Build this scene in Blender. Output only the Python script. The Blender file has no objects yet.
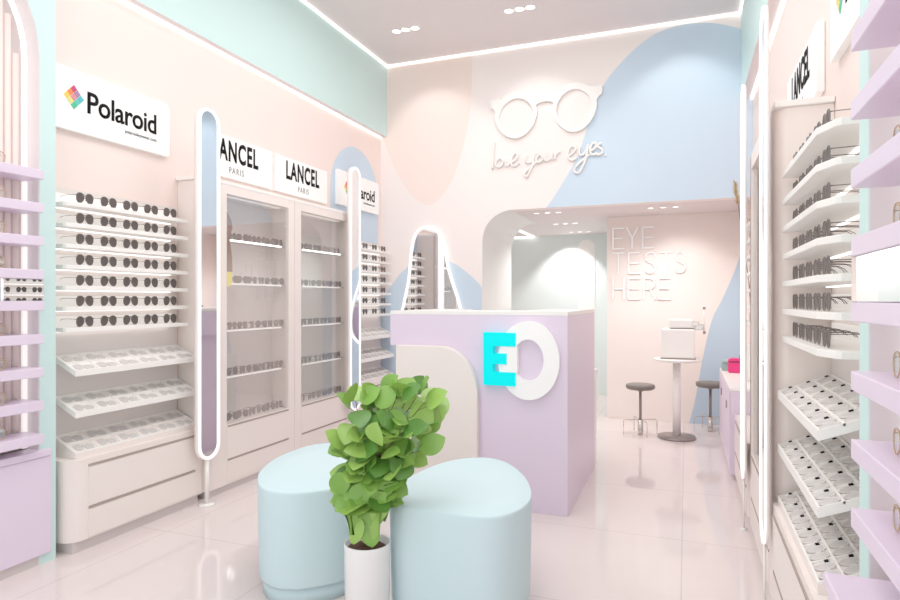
import bpy, bmesh, random
from math import *
from mathutils import Vector, Matrix
random.seed(7)
S = bpy.context.scene
COL = S.collection
H = 1.30

# ---------------------------------------------------------------- materials
def lin(c):
    return tuple((v/255/12.92) if v/255 <= .04045 else ((v/255+.055)/1.055)**2.4 for v in c)
MATS = {}
def mat(name, rgb, rough=.5, metal=0., emit=0., spec=.5, noise=0., nscale=6., coat=0., ecol=None):
    if name in MATS: return MATS[name]
    m = bpy.data.materials.new(name); m.use_nodes = True
    nt = m.node_tree; b = nt.nodes['Principled BSDF']
    c = lin(rgb)+(1,)
    b.inputs['Base Color'].default_value = c
    b.inputs['Roughness'].default_value = rough
    b.inputs['Metallic'].default_value = metal
    b.inputs['Specular IOR Level'].default_value = spec
    b.inputs['Coat Weight'].default_value = coat
    if emit:
        b.inputs['Emission Color'].default_value = (lin(ecol)+(1,)) if ecol else c
        b.inputs['Emission Strength'].default_value = emit
    if noise:
        tc = nt.nodes.new('ShaderNodeTexCoord'); n = nt.nodes.new('ShaderNodeTexNoise')
        n.inputs['Scale'].default_value = nscale
        mx = nt.nodes.new('ShaderNodeMix'); mx.data_type = 'RGBA'
        mx.inputs['A'].default_value = c
        mx.inputs['B'].default_value = tuple(v*(1-noise) for v in c[:3])+(1,)
        nt.links.new(tc.outputs['Object'], n.inputs['Vector'])
        nt.links.new(n.outputs['Fac'], mx.inputs['Factor'])
        nt.links.new(mx.outputs['Result'], b.inputs['Base Color'])
    MATS[name] = m; return m

M_floor = mat('floor_tile', (226,212,210), .06, spec=.6)
def floor_nodes():
    nt = M_floor.node_tree; b = nt.nodes['Principled BSDF']
    tc = nt.nodes.new('ShaderNodeTexCoord'); mp = nt.nodes.new('ShaderNodeMapping')
    mp.inputs['Location'].default_value = (.22, .35, 0)
    br = nt.nodes.new('ShaderNodeTexBrick')
    br.offset = 0; br.squash = 1
    br.inputs['Color1'].default_value = lin((229,216,213))+(1,)
    br.inputs['Color2'].default_value = lin((227,213,211))+(1,)
    br.inputs['Mortar'].default_value = lin((208,193,190))+(1,)
    br.inputs['Scale'].default_value = 1.0
    br.inputs['Mortar Size'].default_value = .0035
    br.inputs['Brick Width'].default_value = .9
    br.inputs['Row Height'].default_value = .9
    nt.links.new(tc.outputs['Object'], mp.inputs['Vector'])
    nt.links.new(mp.outputs['Vector'], br.inputs['Vector'])
    nt.links.new(br.outputs['Color'], b.inputs['Base Color'])
floor_nodes()
M_ceil  = mat('ceiling_paint', (232,222,222), .8, noise=.02)
M_peachw= mat('wall_peach', (249,229,222), .7, noise=.015, nscale=2)
M_whitew= mat('wall_cream_white', (251,240,236), .7, noise=.015, nscale=2)
M_peach2= mat('wall_peach_lobe', (251,230,221), .7, noise=.01)
M_blue  = mat('wall_blue', (200,221,239), .7, noise=.02, nscale=2)
M_blue2 = mat('wall_blue_dark', (184,207,226), .7, noise=.02, nscale=2)
M_mint  = mat('mint_paint', (205,236,233), .55, noise=.02, nscale=2)
M_mint2 = mat('mint_corridor', (226,235,232), .6, noise=.02, nscale=2)
M_wgrey = mat('reveal_white', (236,236,233), .6, noise=.02)
M_cream = mat('cream_lacquer', (245,233,227), .35, noise=.015)
M_creamd= mat('cream_inner', (234,224,220), .5, noise=.02)
M_groove= mat('groove_shade', (165,148,138), .6)  # dark colour standing in for the shade inside drawer grooves
M_kick  = mat('toe_kick', (214,203,201), .5)
M_lilac = mat('lilac_lacquer', (231,213,235), .35, noise=.015)
M_white = mat('white_lacquer', (250,246,242), .35, noise=.01)
M_plate = mat('lit_back_plate', (252,248,243), .5, emit=.25)
M_sign  = mat('sign_white', (253,252,251), .4, emit=.06)
M_black = mat('sign_black', (8,8,9), .7, spec=.1)
M_grey  = mat('sign_grey', (60,58,58), .6)
M_led   = mat('led_white', (255,250,246), .5, emit=2.2)
M_ledrim= mat('led_rim', (255,252,250), .5, emit=.5)
M_lens  = mat('dark_lens', (84,76,74), .5, spec=.2)
M_frame = mat('dark_frame', (112,102,98), .3, metal=.3)
M_small = mat('dark_eyewear', (112,102,99), .4)
M_small2= mat('black_eyewear', (70,62,60), .35)
M_pale  = mat('pale_frame', (222,216,213), .3)
M_palel = mat('pale_lens', (204,199,197), .3)
M_gold  = mat('gold_wire', (214,178,130), .25, metal=.8)
M_chrome= mat('chrome', (205,200,197), .15, metal=.9)
M_dgrey = mat('dark_grey_seat', (112,104,98), .5, noise=.05)
M_bgrey = mat('base_grey', (140,130,126), .35, metal=.3)
M_soil  = mat('soil', (92,58,42), .95, noise=.5, nscale=60)
M_pot   = mat('white_ceramic', (240,238,238), .25, noise=.01)
M_cyan  = mat('cyan_letter', (0,240,244), .6, emit=.16, spec=.1)
M_pink  = mat('hot_pink', (238,35,120), .5, noise=.05)
M_teal  = mat('teal_box', (140,172,170), .4, noise=.04)
M_dred  = mat('dark_red_glass', (120,30,60), .2, noise=.05)
M_stem  = mat('stem_brown', (104,84,58), .7, noise=.2)
M_pampas= mat('dried_plume', (214,184,128), .9, noise=.25, nscale=40)
M_brown = mat('reflection_brown', (142,112,98), .5, noise=.2, nscale=20)  # colour of the imitated reflection in the cabinet glass
M_yel   = mat('reflection_yellow', (246,236,100), .5, noise=.05)
M_otto  = mat('mint_upholstery', (203,228,234), .75, noise=.03, nscale=3)
M_mirror= mat('mirror_glass', (236,238,240), .01, metal=1.)
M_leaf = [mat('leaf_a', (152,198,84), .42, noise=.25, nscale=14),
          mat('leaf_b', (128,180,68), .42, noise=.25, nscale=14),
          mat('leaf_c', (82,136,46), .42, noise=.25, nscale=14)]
def glass_mat(name, fac, tint=(1,1,1), rough=.0):
    m = bpy.data.materials.new(name); m.use_nodes = True
    nt = m.node_tree; nt.nodes.clear()
    o = nt.nodes.new('ShaderNodeOutputMaterial'); mx = nt.nodes.new('ShaderNodeMixShader')
    t = nt.nodes.new('ShaderNodeBsdfTransparent'); g = nt.nodes.new('ShaderNodeBsdfGlossy')
    t.inputs['Color'].default_value = tint+(1,)
    g.inputs['Roughness'].default_value = rough
    mx.inputs['Fac'].default_value = fac
    nt.links.new(t.outputs[0], mx.inputs[1]); nt.links.new(g.outputs[0], mx.inputs[2])
    nt.links.new(mx.outputs[0], o.inputs['Surface'])
    return m
M_glass = glass_mat('clear_glass', .13)
M_gshelf= glass_mat('shelf_glass', .25, (.93,.96,.96), .02)

# ---------------------------------------------------------------- mesh helpers
def newbm(): return bmesh.new()
def box(bm, x0,x1,y0,y1,z0,z1, mi=0):
    x0,x1=min(x0,x1),max(x0,x1); y0,y1=min(y0,y1),max(y0,y1); z0,z1=min(z0,z1),max(z0,z1)
    v=[bm.verts.new(p) for p in ((x0,y0,z0),(x1,y0,z0),(x1,y1,z0),(x0,y1,z0),(x0,y0,z1),(x1,y0,z1),(x1,y1,z1),(x0,y1,z1))]
    for f in ((0,3,2,1),(4,5,6,7),(0,1,5,4),(1,2,6,5),(2,3,7,6),(3,0,4,7)):
        bm.faces.new([v[i] for i in f]).material_index=mi
    return bm
def prism(bm, pts, t0, t1, mp, mi=0, smooth=False):
    """pts: 2D polygon; mp(u,v,t)->xyz"""
    a=[bm.verts.new(mp(u,v,t0)) for u,v in pts]; b=[bm.verts.new(mp(u,v,t1)) for u,v in pts]
    n=len(pts)
    fs=[bm.faces.new(a[::-1]), bm.faces.new(b)]
    for i in range(n):
        f=bm.faces.new((a[i],a[(i+1)%n],b[(i+1)%n],b[i])); f.smooth=smooth; fs.append(f)
    for f in fs: f.material_index=mi
    return bm
mXY=lambda u,v,t:(u,v,t)
mXZ=lambda u,v,t:(u,t,v)          # t along Y
mYZ=lambda u,v,t:(t,u,v)          # t along X
def ring(bm, outer, inner, t0, t1, mp, mi=0):
    n=len(outer)
    A=[[bm.verts.new(mp(u,v,t)) for u,v in P] for P in (outer,inner) for t in (t0,t1)]
    o0,o1,i0,i1=A
    for k in range(n):
        j=(k+1)%n
        for q in ((o0[k],o0[j],o1[j],o1[k]),(i0[k],i1[k],i1[j],i0[j]),(o1[k],o1[j],i1[j],i1[k]),(o0[k],i0[k],i0[j],o0[j])):
            bm.faces.new(q).material_index=mi
    return bm
def tube(bm, pts, r, n=8, closed=False, flat=None, mi=0, cap=True):
    P=[Vector(p) for p in pts]; m=len(P); rings=[]
    prev=None
    for i in range(m):
        if closed: d=P[(i+1)%m]-P[i-1]
        else: d=P[min(i+1,m-1)]-P[max(i-1,0)]
        d.normalize()
        if prev is None:
            up=Vector((0,0,1)) if abs(d.z)<.9 else Vector((1,0,0))
        else: up=prev
        s=d.cross(up).normalized(); up=s.cross(d).normalized(); prev=up
        rr=r[i] if isinstance(r,(list,tuple)) else r
        rings.append([bm.verts.new(P[i]+(s*cos(2*pi*k/n)+up*sin(2*pi*k/n))*rr) for k in range(n)])
    for i in range(m if closed else m-1):
        a=rings[i]; b=rings[(i+1)%m]
        for k in range(n):
            f=bm.faces.new((a[k],a[(k+1)%n],b[(k+1)%n],b[k])); f.smooth=True; f.material_index=mi
    if not closed and cap:
        bm.faces.new(rings[0][::-1]).material_index=mi; bm.faces.new(rings[-1]).material_index=mi
    return bm
def lathe(bm, prof, cx, cy, n=40, mi=0, smooth=True):
    R=[]
    for r,z in prof:
        if r<1e-6: R.append([bm.verts.new((cx,cy,z))])
        else: R.append([bm.verts.new((cx+r*cos(2*pi*k/n),cy+r*sin(2*pi*k/n),z)) for k in range(n)])
    for a,b in zip(R,R[1:]):
        for k in range(n):
            j=(k+1)%n
            if len(a)==1 and len(b)==1: continue
            if len(a)==1: q=(a[0],b[j],b[k])
            elif len(b)==1: q=(a[k],a[j],b[0])
            else: q=(a[k],a[j],b[j],b[k])
            f=bm.faces.new(q); f.smooth=smooth; f.material_index=mi
    return bm
def arc(cx,cy,r,a0,a1,n=8,ry=None):
    ry=r if ry is None else ry
    return [(cx+r*cos(radians(a0+(a1-a0)*i/n)), cy+ry*sin(radians(a0+(a1-a0)*i/n))) for i in range(n+1)]
def rrect(x0,x1,y0,y1,rs,n=6):
    """rs: radii at (x0y0,x1y0,x1y1,x0y1)"""
    p=[]
    for (cx,cy,r,a) in ((x0,y0,rs[0],180),(x1,y0,rs[1],270),(x1,y1,rs[2],0),(x0,y1,rs[3],90)):
        if r<=0: p.append((cx,cy)); continue
        ox=cx+r if cx==x0 else cx-r; oy=cy+r if cy==y0 else cy-r
        p+=arc(ox,oy,r,a,a+90,n)
    return p
def spline(pts, n=6, closed=True):
    out=[]; m=len(pts)
    for i in range(m if closed else m-1):
        if closed: p0,p1,p2,p3=pts[i-1],pts[i],pts[(i+1)%m],pts[(i+2)%m]
        else: p0,p1,p2,p3=pts[max(i-1,0)],pts[i],pts[i+1],pts[min(i+2,m-1)]
        for k in range(n):
            t=k/n
            out.append(tuple(.5*((2*b)+(-a+c)*t+(2*a-5*b+4*c-d)*t*t+(-a+3*b-3*c+d)*t**3) for a,b,c,d in zip(p0,p1,p2,p3)))
    if not closed: out.append(tuple(pts[-1]))
    return out

WLOC={}
def obj(name, bm, m, parent=None, bevel=0, recalc=True):
    if recalc: bmesh.ops.recalc_face_normals(bm, faces=bm.faces)
    if bevel:
        es=[e for e in bm.edges if len(e.link_faces)==2 and e.calc_face_angle(0)>.6]
        bmesh.ops.bevel(bm, geom=es, offset=bevel, segments=2, profile=.5, affect='EDGES', clamp_overlap=True)
    base=WLOC[parent] if parent is not None else None
    if base is None:
        base=Vector((0,0,0))
        if bm.verts:
            xs=[v.co for v in bm.verts]
            base=Vector(((min(c.x for c in xs)+max(c.x for c in xs))/2,(min(c.y for c in xs)+max(c.y for c in xs))/2,min(c.z for c in xs)))
    bmesh.ops.translate(bm, verts=bm.verts, vec=-base)
    me=bpy.data.meshes.new(name); bm.to_mesh(me); bm.free()
    for x in (m if isinstance(m,(list,tuple)) else [m]): me.materials.append(x)
    o=bpy.data.objects.new(name, me); COL.objects.link(o)
    if parent is not None: o.parent=parent; WLOC[o]=base
    else: o.location=base; WLOC[o]=base
    return o
def tag(o, label, cat, group=None):
    o['label']=label; o['category']=cat
    if group: o['group']=group
    return o
def thing(name, label, cat, loc, group=None):
    o=bpy.data.objects.new(name, None); o.empty_display_size=.05; COL.objects.link(o)
    o.location=loc; WLOC[o]=Vector(loc); tag(o,label,cat,group); return o
def struct(name, bm, m, parent=None, bevel=0):
    o=obj(name,bm,m,parent,bevel)
    if parent is None: o['kind']='structure'
    return o
def dup(root, M, label, group):
    r=root.copy(); COL.objects.link(r); r.matrix_world=M; r['label']=label; r['group']=group
    for ch in root.children:
        c=ch.copy(); COL.objects.link(c); c.parent=r
    return r
ORD=['first','second','third','fourth','fifth','sixth','seventh','eighth','ninth','tenth']

def text_bm(body, w, h, depth, mp, bold=0., spacing=1., capref=None):
    """text fitted to w x h (cap box) mapped by mp(u,v,t)"""
    cu=bpy.data.curves.new('lettering','FONT'); cu.body=body; cu.size=1; cu.offset=bold; cu.space_character=spacing
    cu.resolution_u=4
    to=bpy.data.objects.new('lettering',cu); COL.objects.link(to)
    dg=bpy.context.evaluated_depsgraph_get(); dg.update()
    me=bpy.data.meshes.new_from_object(to.evaluated_get(dg))
    bpy.data.objects.remove(to); bpy.data.curves.remove(cu)
    bm=bmesh.new(); bm.from_mesh(me); bpy.data.meshes.remove(me)
    bmesh.ops.remove_doubles(bm, verts=bm.verts, dist=1e-5)
    xs=[v.co.x for v in bm.verts]; x0,x1=min(xs),max(xs)
    ymax=max(v.co.y for v in bm.verts) if capref is None else capref
    r=bmesh.ops.extrude_face_region(bm, geom=list(bm.faces))
    top=[g for g in r['geom'] if isinstance(g,bmesh.types.BMVert)]
    ts=set(top)
    for v in bm.verts:
        u=(v.co.x-x0)/(x1-x0)*w; q=v.co.y/ymax*h
        v.co=Vector(mp(u,q,depth if v in ts else 0))
    return bm
# surface maps: (u to the reader's right, v up, t out of the surface)
def onleft(xw,y0,z0):  return lambda u,v,t:(xw+t,y0+u,z0+v)
def onright(xw,y1,z0): return lambda u,v,t:(xw-t,y1-u,z0+v)
def onback(yw,x0,z0):  return lambda u,v,t:(x0+u,yw-t,z0+v)

# ================================================================= SETTING
XL,XR=-3.12,.55; YB=6.0; ZC=3.85; YF=-1.2; ZS=3.075
XSL,XSR=-3.042,.455
XO,ZO=-1.954,2.21; YT=6.95; XT=-.815; YC=8.6; YR=7.12
bm=newbm(); box(bm,-4.2,1.0,YF,9.0,-.08,0); struct('floor',bm,M_floor)
bm=newbm(); box(bm,XL-.1,XR+.1,YF,YB+.1,ZC,ZC+.1); struct('ceiling',bm,M_ceil)
bm=newbm(); box(bm,-4.0,XR+.1,YB+.121,YC+.1,ZO,ZO+.08); struct('ceiling_back',bm,M_ceil)

# left wall with the blue arch painted on it
bm=newbm(); box(bm,XL-.1,XL,YF,YB+.1,0,ZC)
a=[(4.98,0),(5.94,0)]+arc(5.46,2.36,.48,0,180,24)
prism(bm,a,XL,XL+.002,mYZ,1)
struct('wall_left',bm,[M_peachw,M_blue])
bm=newbm(); box(bm,XR,XR+.1,YF,YC,0,ZC); struct('wall_right',bm,M_peachw)
# back wall: slab with a round-cornered passage, shapes painted on
bm=newbm()
prof=[(XL-.1,0),(XO,0)]+[(XO,1.90)]+arc(XO+.31,1.90,.31,180,90,10)[1:]+[(XR,ZO),(XR,ZC),(XL-.1,ZC)]
left=[(XL-.1,0),(XO,0),(XO,1.90)]+arc(XO+.31,1.90,.31,180,90,10)[1:]+[(XL-.1,ZO)]
prism(bm,left,YB,YR,mXZ,0)
box(bm,XL-.1,XR,YB,YB+.12,ZO,ZC)
def decal(pts,t,mi): prism(bm,pts,YB,YB-t,mXZ,mi)
lobe=[(XL,3.84),(-2.07,3.84)]+spline([(-2.06,3.70),(-2.08,3.30),(-2.15,2.93),(-2.28,2.56),(-2.44,2.36),(-2.58,2.31),(-2.74,2.42),(-2.92,2.68),(XL+.01,3.1)],6,False)
decal(lobe,.002,1)
blue=spline([(-1.231,2.284),(-.996,2.659),(-.90,2.93),(-.806,3.218),(-.70,3.40),(-.583,3.533),(-.44,3.66),(-.295,3.754),(-.15,3.80),(.02,3.815),(.22,3.79),(.42,3.715),(.549,3.64)],5,False)+[(.549,ZO+.002),(-1.29,ZO+.002)]
decal(blue,.002,2)
hill=[(XL,1.30)]+spline([(-3.05,1.38),(-2.86,1.60),(-2.66,1.725),(-2.48,1.745),(-2.28,1.69),(-2.10,1.57),(-1.99,1.47),(XO-.001,1.42)],5,False)+[(XO-.001,0),(XL,0)]
decal(hill,.0025,2)
struct('wall_back',bm,[M_whitew,M_peach2,M_blue,M_wgrey])
# reveal skin of the passage (paler grey white)
bm=newbm()
pr=[(XO,0),(XO,1.90)]+arc(XO+.31,1.90,.31,180,90,10)[1:]
prism(bm,pr+[(u+.003,v-.003 if v>1.5 else v) for u,v in pr[::-1]],YB+.003,YR,mXZ)
struct('trim_1',bm,M_wgrey)
# test area wall with the blue swoosh
bm=newbm(); box(bm,XT,XR,YT,YT+.12,0,ZO)
sw=spline([(.55,1.86),(.471,1.609),(.36,1.33),(.253,1.092),(.17,.72),(.09,.25),(.03,0)],5,False)+[(.55,0)]
prism(bm,sw,YT,YT-.002,mXZ,1)
struct('wall_test_area',bm,[mat('wall_test_peach',(249,236,229),.7,noise=.015),M_blue2])
bm=newbm(); box(bm,XT,XT+.1,YT+.12,YC,0,ZO); struct('wall_corridor_side',bm,M_mint2)
bm=newbm(); box(bm,-4.0,XT+.1,YC,YC+.1,0,ZO)
prism(bm,[(-1.40,0),(-1.17,0)]+arc(-1.285,2.02,.115,0,180,14),YC,YC-.01,mXZ,1)
struct('wall_corridor_end',bm,[M_mint2,M_white])
bm=newbm(); box(bm,-4.0,-3.95,YR,YC,0,ZO); struct('wall_corridor_far',bm,M_mint2)
# soffits and their light lines
bm=newbm(); box(bm,XL,XSL,YF,YB,ZS,ZC); bm.faces.ensure_lookup_table(); bm.faces[0].material_index=1; struct('trim_2',bm,[M_mint,M_ceil])
bm=newbm(); box(bm,XSR,XR,YF,YB,ZS,ZC); bm.faces.ensure_lookup_table(); bm.faces[0].material_index=1; struct('trim_3',bm,[M_mint,M_ceil])
def led(name,*b):
    bm=newbm(); box(bm,*b); struct(name,bm,M_led)
led('trim_4',XL+.004,XL+.022,2.25,YB-.01,ZS-.010,ZS-.001)
led('trim_5',XR-.022,XR-.004,1.9,YB-.01,ZS-.010,ZS-.001)
led('trim_6',XSL+.001,XSL+.014,1.0,YB,ZC-.016,ZC-.001)
led('trim_7',XSR-.014,XSR-.001,1.0,YB,ZC-.016,ZC-.001)
led('trim_8',XSL+.02,XSR-.02,YB-.014,YB-.002,ZC-.018,ZC-.001)
led('trim_9',-2.035,-2.015,YR+.05,YC-.02,ZO-.02,ZO-.001)
led('trim_10',-3.4,-2.015,YC-.022,YC-.002,ZO-.02,ZO-.001)

# mint end walls with round-topped niches
def niche_wall(name,xface,xback,ya,yb,n0,n1,zsp):
    bm=newbm(); r=(n1-n0)/2
    P=[(ya,0),(n0,0),(n0,zsp)]+arc((n0+n1)/2,zsp,r,180,0,20)[1:]+[(n1,0),(yb,0),(yb,ZS),(ya,ZS)]
    P=[(ya,0),(n0,0)]+arc((n0+n1)/2,zsp,r,180,0,20)+[(n1,0),(yb,0),(yb,ZS),(ya,ZS)]
    prism(bm,P,xback,xface,mYZ)
    # niche lining: thin peach skin on the reveal
    return struct(name,bm,M_mint)
niche_wall('wall_left_niche',-2.96,XL,YF,2.172,1.05,2.09,2.50)
niche_wall('wall_right_niche',.416,XR,YF,1.85,.72,1.766,2.50)
def lining(name,x0,x1,n0,n1,zsp):
    bm=newbm(); c=(n0+n1)/2; r=(n1-n0)/2
    o=[(n0,0)]+arc(c,zsp,r,180,0,20)+[(n1,0)]
    i=[(n0+.004,0)]+arc(c,zsp,r-.004,180,0,20)+[(n1-.004,0)]
    prism(bm,o+i[::-1],x0,x1,mYZ); struct(name,bm,mat('reveal_grey_lilac',(234,226,228),.6,noise=.01))
lining('trim_11',-2.962,XL+.001,1.05,2.09,2.50)
lining('trim_12',.418,XR-.001,.72,1.766,2.50)

# ================================================================= EYEWEAR PROTOTYPES
def lens_poly(cx,sgn,k=1.,n=16):
    P=[]
    for i in range(n):
        a=2*pi*i/n; x=cos(a); z=sin(a)
        dn=max(0,-z)
        px=copysign(abs(x)**.82,x)*.0228*k*(1-.20*dn)+sgn*.004*dn; pz=copysign(abs(z)**.9,z)*.0272*k
        P.append((cx+px,.0285+pz))
    return P
LC=.0265
def lens_bm(s,k=1.):
    b=newbm(); prism(b,lens_poly(s*LC,s,k),-.001,.001,mXZ); return b
def frame_bm(r=.0022):
    b=newbm()
    for s in (-1,1):
        tube(b,[(u,0,v) for u,v in lens_poly(s*LC,s)],r,5,True)
        tube(b,[(s*.047,0,.040),(s*.0525,.002,.042),(s*.0535,.006,.042)],r,5)
    tube(b,[(-.0055,0,.036),(0,-.002,.0385),(.0055,0,.036)],r,5)
    tube(b,[(-.012,0,.0475),(.012,0,.0475)],r*.8,5)
    return b
def temple_bm(s,r=.0016,L=.125):
    b=newbm()
    tube(b,[(s*.0535,.005,.042),(s*.055,.06,.043),(s*.055,L*.8,.041),(s*.054,L*.92,.033),(s*.053,L,.020)],r,5)
    return b
def folded_bm():
    b=newbm()
    tube(b,[(.0535,.005,.040),(.042,.012,.040),(-.04,.014,.036),(-.05,.014,.024)],.0018,5)
    tube(b,[(-.0535,.005,.042),(-.042,.018,.042),(.04,.019,.038),(.05,.019,.026)],.0018,5)
    return b
def hinge_bm():
    b=newbm(); box(b,-.062,-.050,-.006,.003,.034,.046); return b
def single_bm(temples=True):
    b=newbm()
    for s in (-1,1):
        prism(b,lens_poly(s*LC,s,1.05,10),-.0015,.0015,mXZ)
        if temples: tube(b,[(s*.052,.0,.044),(s*.054,.08,.044),(s*.052,.115,.024)],.0018,4)
        tube(b,[(s*.042,0,.042),(s*.053,.001,.044)],.002,4)
    tube(b,[(-.006,0,.037),(.006,0,.037)],.002,4)
    return b
PROTO={}
class Kind:
    def __init__(s,name,cat,parts): s.name=name; s.cat=cat; s.parts=parts; s.root=None
    def put(s,M,label,group):
        if s.root is None:
            if len(s.parts)==1:
                nm,bmf,m=s.parts[0]
                me_o=obj(s.name,bmf(),m,None); 
                # keep local origin at bridge base
                off=me_o.location.copy(); me_o.data.transform(Matrix.Translation(off)); me_o.location=(0,0,0)
                s.root=me_o
            else:
                r=bpy.data.objects.new(s.name,None); r.empty_display_size=.03; COL.objects.link(r); WLOC[r]=Vector((0,0,0))
                for nm,bmf,m in s.parts: obj(nm,bmf(),m,r)
                s.root=r
            s.root.matrix_world=M; tag(s.root,label,s.cat,group)
            return s.root
        return dup(s.root,M,label,group)
K_sun =Kind('sunglasses','sunglasses',[('frame',lambda:frame_bm(),M_frame)]+[('lens',(lambda q:lambda:lens_bm(q))(s),M_lens) for s in (-1,1)]+[('temple',(lambda q:lambda:temple_bm(q))(s),M_frame) for s in (-1,1)])
K_tray=Kind('eyeglasses','eyeglasses',[('frame',lambda:frame_bm(.0026),M_pale)]+[('lens',(lambda q:lambda:lens_bm(q,.97))(s),M_palel) for s in (-1,1)]+[('temples',lambda:folded_bm(),M_pale)])
K_trayd=Kind('eyeglasses','eyeglasses',[('frame',lambda:frame_bm(.0026),M_pale)]+[('lens',(lambda q:lambda:lens_bm(q,.97))(s),M_palel) for s in (-1,1)]+[('hinge',lambda:hinge_bm(),M_black)])
K_far =Kind('sunglasses','sunglasses',[('frame',lambda:single_bm(),M_small2)])
K_cab =Kind('eyeglasses','eyeglasses',[('frame',lambda:single_bm(),M_small)])
K_gold=Kind('eyeglasses','eyeglasses',[('frame',lambda:frame_bm(.0018),M_gold)]+[('lens',(lambda q:lambda:lens_bm(q))(s),M_gshelf) for s in (-1,1)]+[('temple',(lambda q:lambda:temple_bm(q))(s),M_gold) for s in (-1,1)])
def RZ(a): return Matrix.Rotation(radians(a),4,'Z')
def place(kind,x,y,z,side,label,group,tilt=0,sc=1.,spin=0,yaw=0):
    # side -1: left wall, faces +X ; side +1: right wall, faces -X
    M=Matrix.Translation((x,y,z))@RZ((90 if side<0 else -90)+yaw)@Matrix.Rotation(radians(tilt),4,'X')@Matrix.Rotation(radians(spin),4,'Y')
    if sc!=1: M=M@Matrix.Scale(sc,4)
    return kind.put(M,label,group)

# ================================================================= OPEN DISPLAY BAYS
def bay(side,y0,y1,xf,wall,nm,rows,cols,gy0,gy1,ksun,ktray,traycols,trayrows,traylab,sv=.055,sy=None,ty=None,gv=.085,tv=.035,trays=True):
    d=lambda v: xf-v if side<0 else xf+v       # v: depth behind the front line
    D=abs(wall-xf)
    def P(bm,pts,z0,z1): prism(bm,[(d(v),y) for v,y in pts],z0,z1,mXY)
    root=thing('display_bay','cream open display bay with seven sunglasses shelves, %s'%nm,'display shelf',((xf+wall)/2,(y0+y1)/2,0),'open display bays')
    bm=newbm(); box(bm,d(.025),d(D-.002),y0+.03,y1-.01,0,.06); obj('plinth',bm,M_kick,root)
    bm=newbm(); r=.085
    P(bm,[(D-.002,y1)]+[(0,y1)]+[(r-r*cos(radians(t)),y0+r-r*sin(radians(t))) for t in range(0,91,9)]+[(D-.002,y0)],.06,.478)
    cab=obj('cabinet',bm,M_cream,root)
    for za,zb in ((.232,.432),(.07,.212)):
        bm=newbm(); box(bm,d(0),d(-.004),y0+.10,y1-.012,za,zb); dr=obj('drawer',bm,M_cream,root)
        bm=newbm(); box(bm,d(.0),d(-.0045),y0+.10,y1-.06,zb+.003,zb+.015); obj('finger_groove_shade',bm,M_groove,dr)  # raised dark strip paints the shade of a recessed groove
    bm=newbm(); box(bm,d(D-.003),d(D-.015),y0+.005,y1-.005,.48,1.90); obj('back_panel',bm,M_creamd,root)
    s0,s1=sy if sy else (y0+.045,y1-.03)
    zs=[1.788-.109*i for i in range(rows)]
    for z in zs:
        bm=newbm()
        P(bm,[(D-.016,s1),(sv,s1),(sv,s0+.10),(sv+.032,s0+.008),(sv+.045,s0),(D-.016,s0)],z,z+.022)
        sh=obj('shelf',bm,M_white,root,bevel=.002)
        bm=newbm(); box(bm,d(D-.016),d(D-.022),y0+.06,y1-.04,z+.022,z+.078); obj('back_plate',bm,M_plate,sh)
        bm=newbm(); box(bm,d(D-.024),d(D-.04),s0+.03,s1-.02,z-.004,z-.0002); obj('light_strip',bm,mat('shelf_led',(255,250,246),.5,emit=1.6),sh)
    if side>0 or cols>4: pass
    zt=[.905,.69,.482] if trays else []
    for ti,z in enumerate(zt):
        v0,v1=tv,D-.018; rise=.075; th=.026
        t0,t1=ty if ty else (y0+.055,y1-.005)
        def Z(v): return z+th+rise*(v-v0)/(v1-v0)
        bm=newbm()
        low=(lambda v:Z(v)-th) if ti<2 else (lambda v:.4785)
        prism(bm,[(d(v0),low(v0)),(d(v1),low(v1)),(d(v1),Z(v1)-.004),(d(v0),Z(v0)-.004)],t0,t1,mXZ)
        tr=obj('tray',bm,M_cream if ti==2 else M_white,root)
        # rims and cell dividers
        bm=newbm()
        w=.006
        nr,nc=trayrows,traycols
        for j in range(nr+1):
            v=v0+(v1-v0-w)*j/nr
            prism(bm,[(d(v),Z(v)-.004),(d(v+w),Z(v+w)-.004),(d(v+w),Z(v+w)+.004),(d(v),Z(v)+.004)],t0,t1,mXZ)
        for i in range(nc+1):
            y=t0+(t1-t0-w)*i/nc
            prism(bm,[(d(v0+w),Z(v0+w)-.004),(d(v1-w),Z(v1-w)-.004),(d(v1-w),Z(v1-w)+.0035),(d(v0+w),Z(v0+w)+.0035)],y,y+w,mXZ)
        obj('dividers',bm,M_white,tr)
        slope=degrees(atan2(rise,v1-v0))
        for j in range(nr):
            for i in range(nc):
                v=v0+(v1-v0)*(j+.12)/nr; y=t0+(t1-t0)*(i+.5)/nc
                k=i if side<0 else nc-1-i
                fr='left' if side<0 else 'right'
                rowname={2:['front','back'],3:['front','middle','back']}[nr][j]
                lab='%s glasses, %s row, %s from %s, %s tray of %s'%(traylab,rowname,ORD[i],'left' if side<0 else 'near end',['top','middle','bottom'][ti],nm)
                place(ktray,d(v),y,Z(v)-.0005,side,lab,'glasses in the trays of the '+nm,tilt=-(90-slope),sc=1.0,spin=(14 if side<0 else 0))
    for ri,z in enumerate(zs):
        for c in range(cols):
            y=gy0+(gy1-gy0)*c/(cols-1)
            lab='dark sunglasses, %s from %s, %s shelf of %s'%(ORD[c],'left' if side<0 else 'near end',['top','second','third','fourth','fifth','sixth','lowest'][ri],nm)
            place(ksun,d(gv),y,z+.0235,side,lab,'sunglasses on the '+nm)
    return root
bay(-1,2.205,3.105,-2.90,XL,'left wall display nearest camera',7,5,2.352,2.93,K_sun,K_tray,6,2,'pale clear',sy=(2.24,3.05))
bay(-1,4.995,5.96,-2.90,XL,'left wall far display',7,4,5.21,5.80,K_far,K_tray,6,2,'pale clear')
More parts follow.
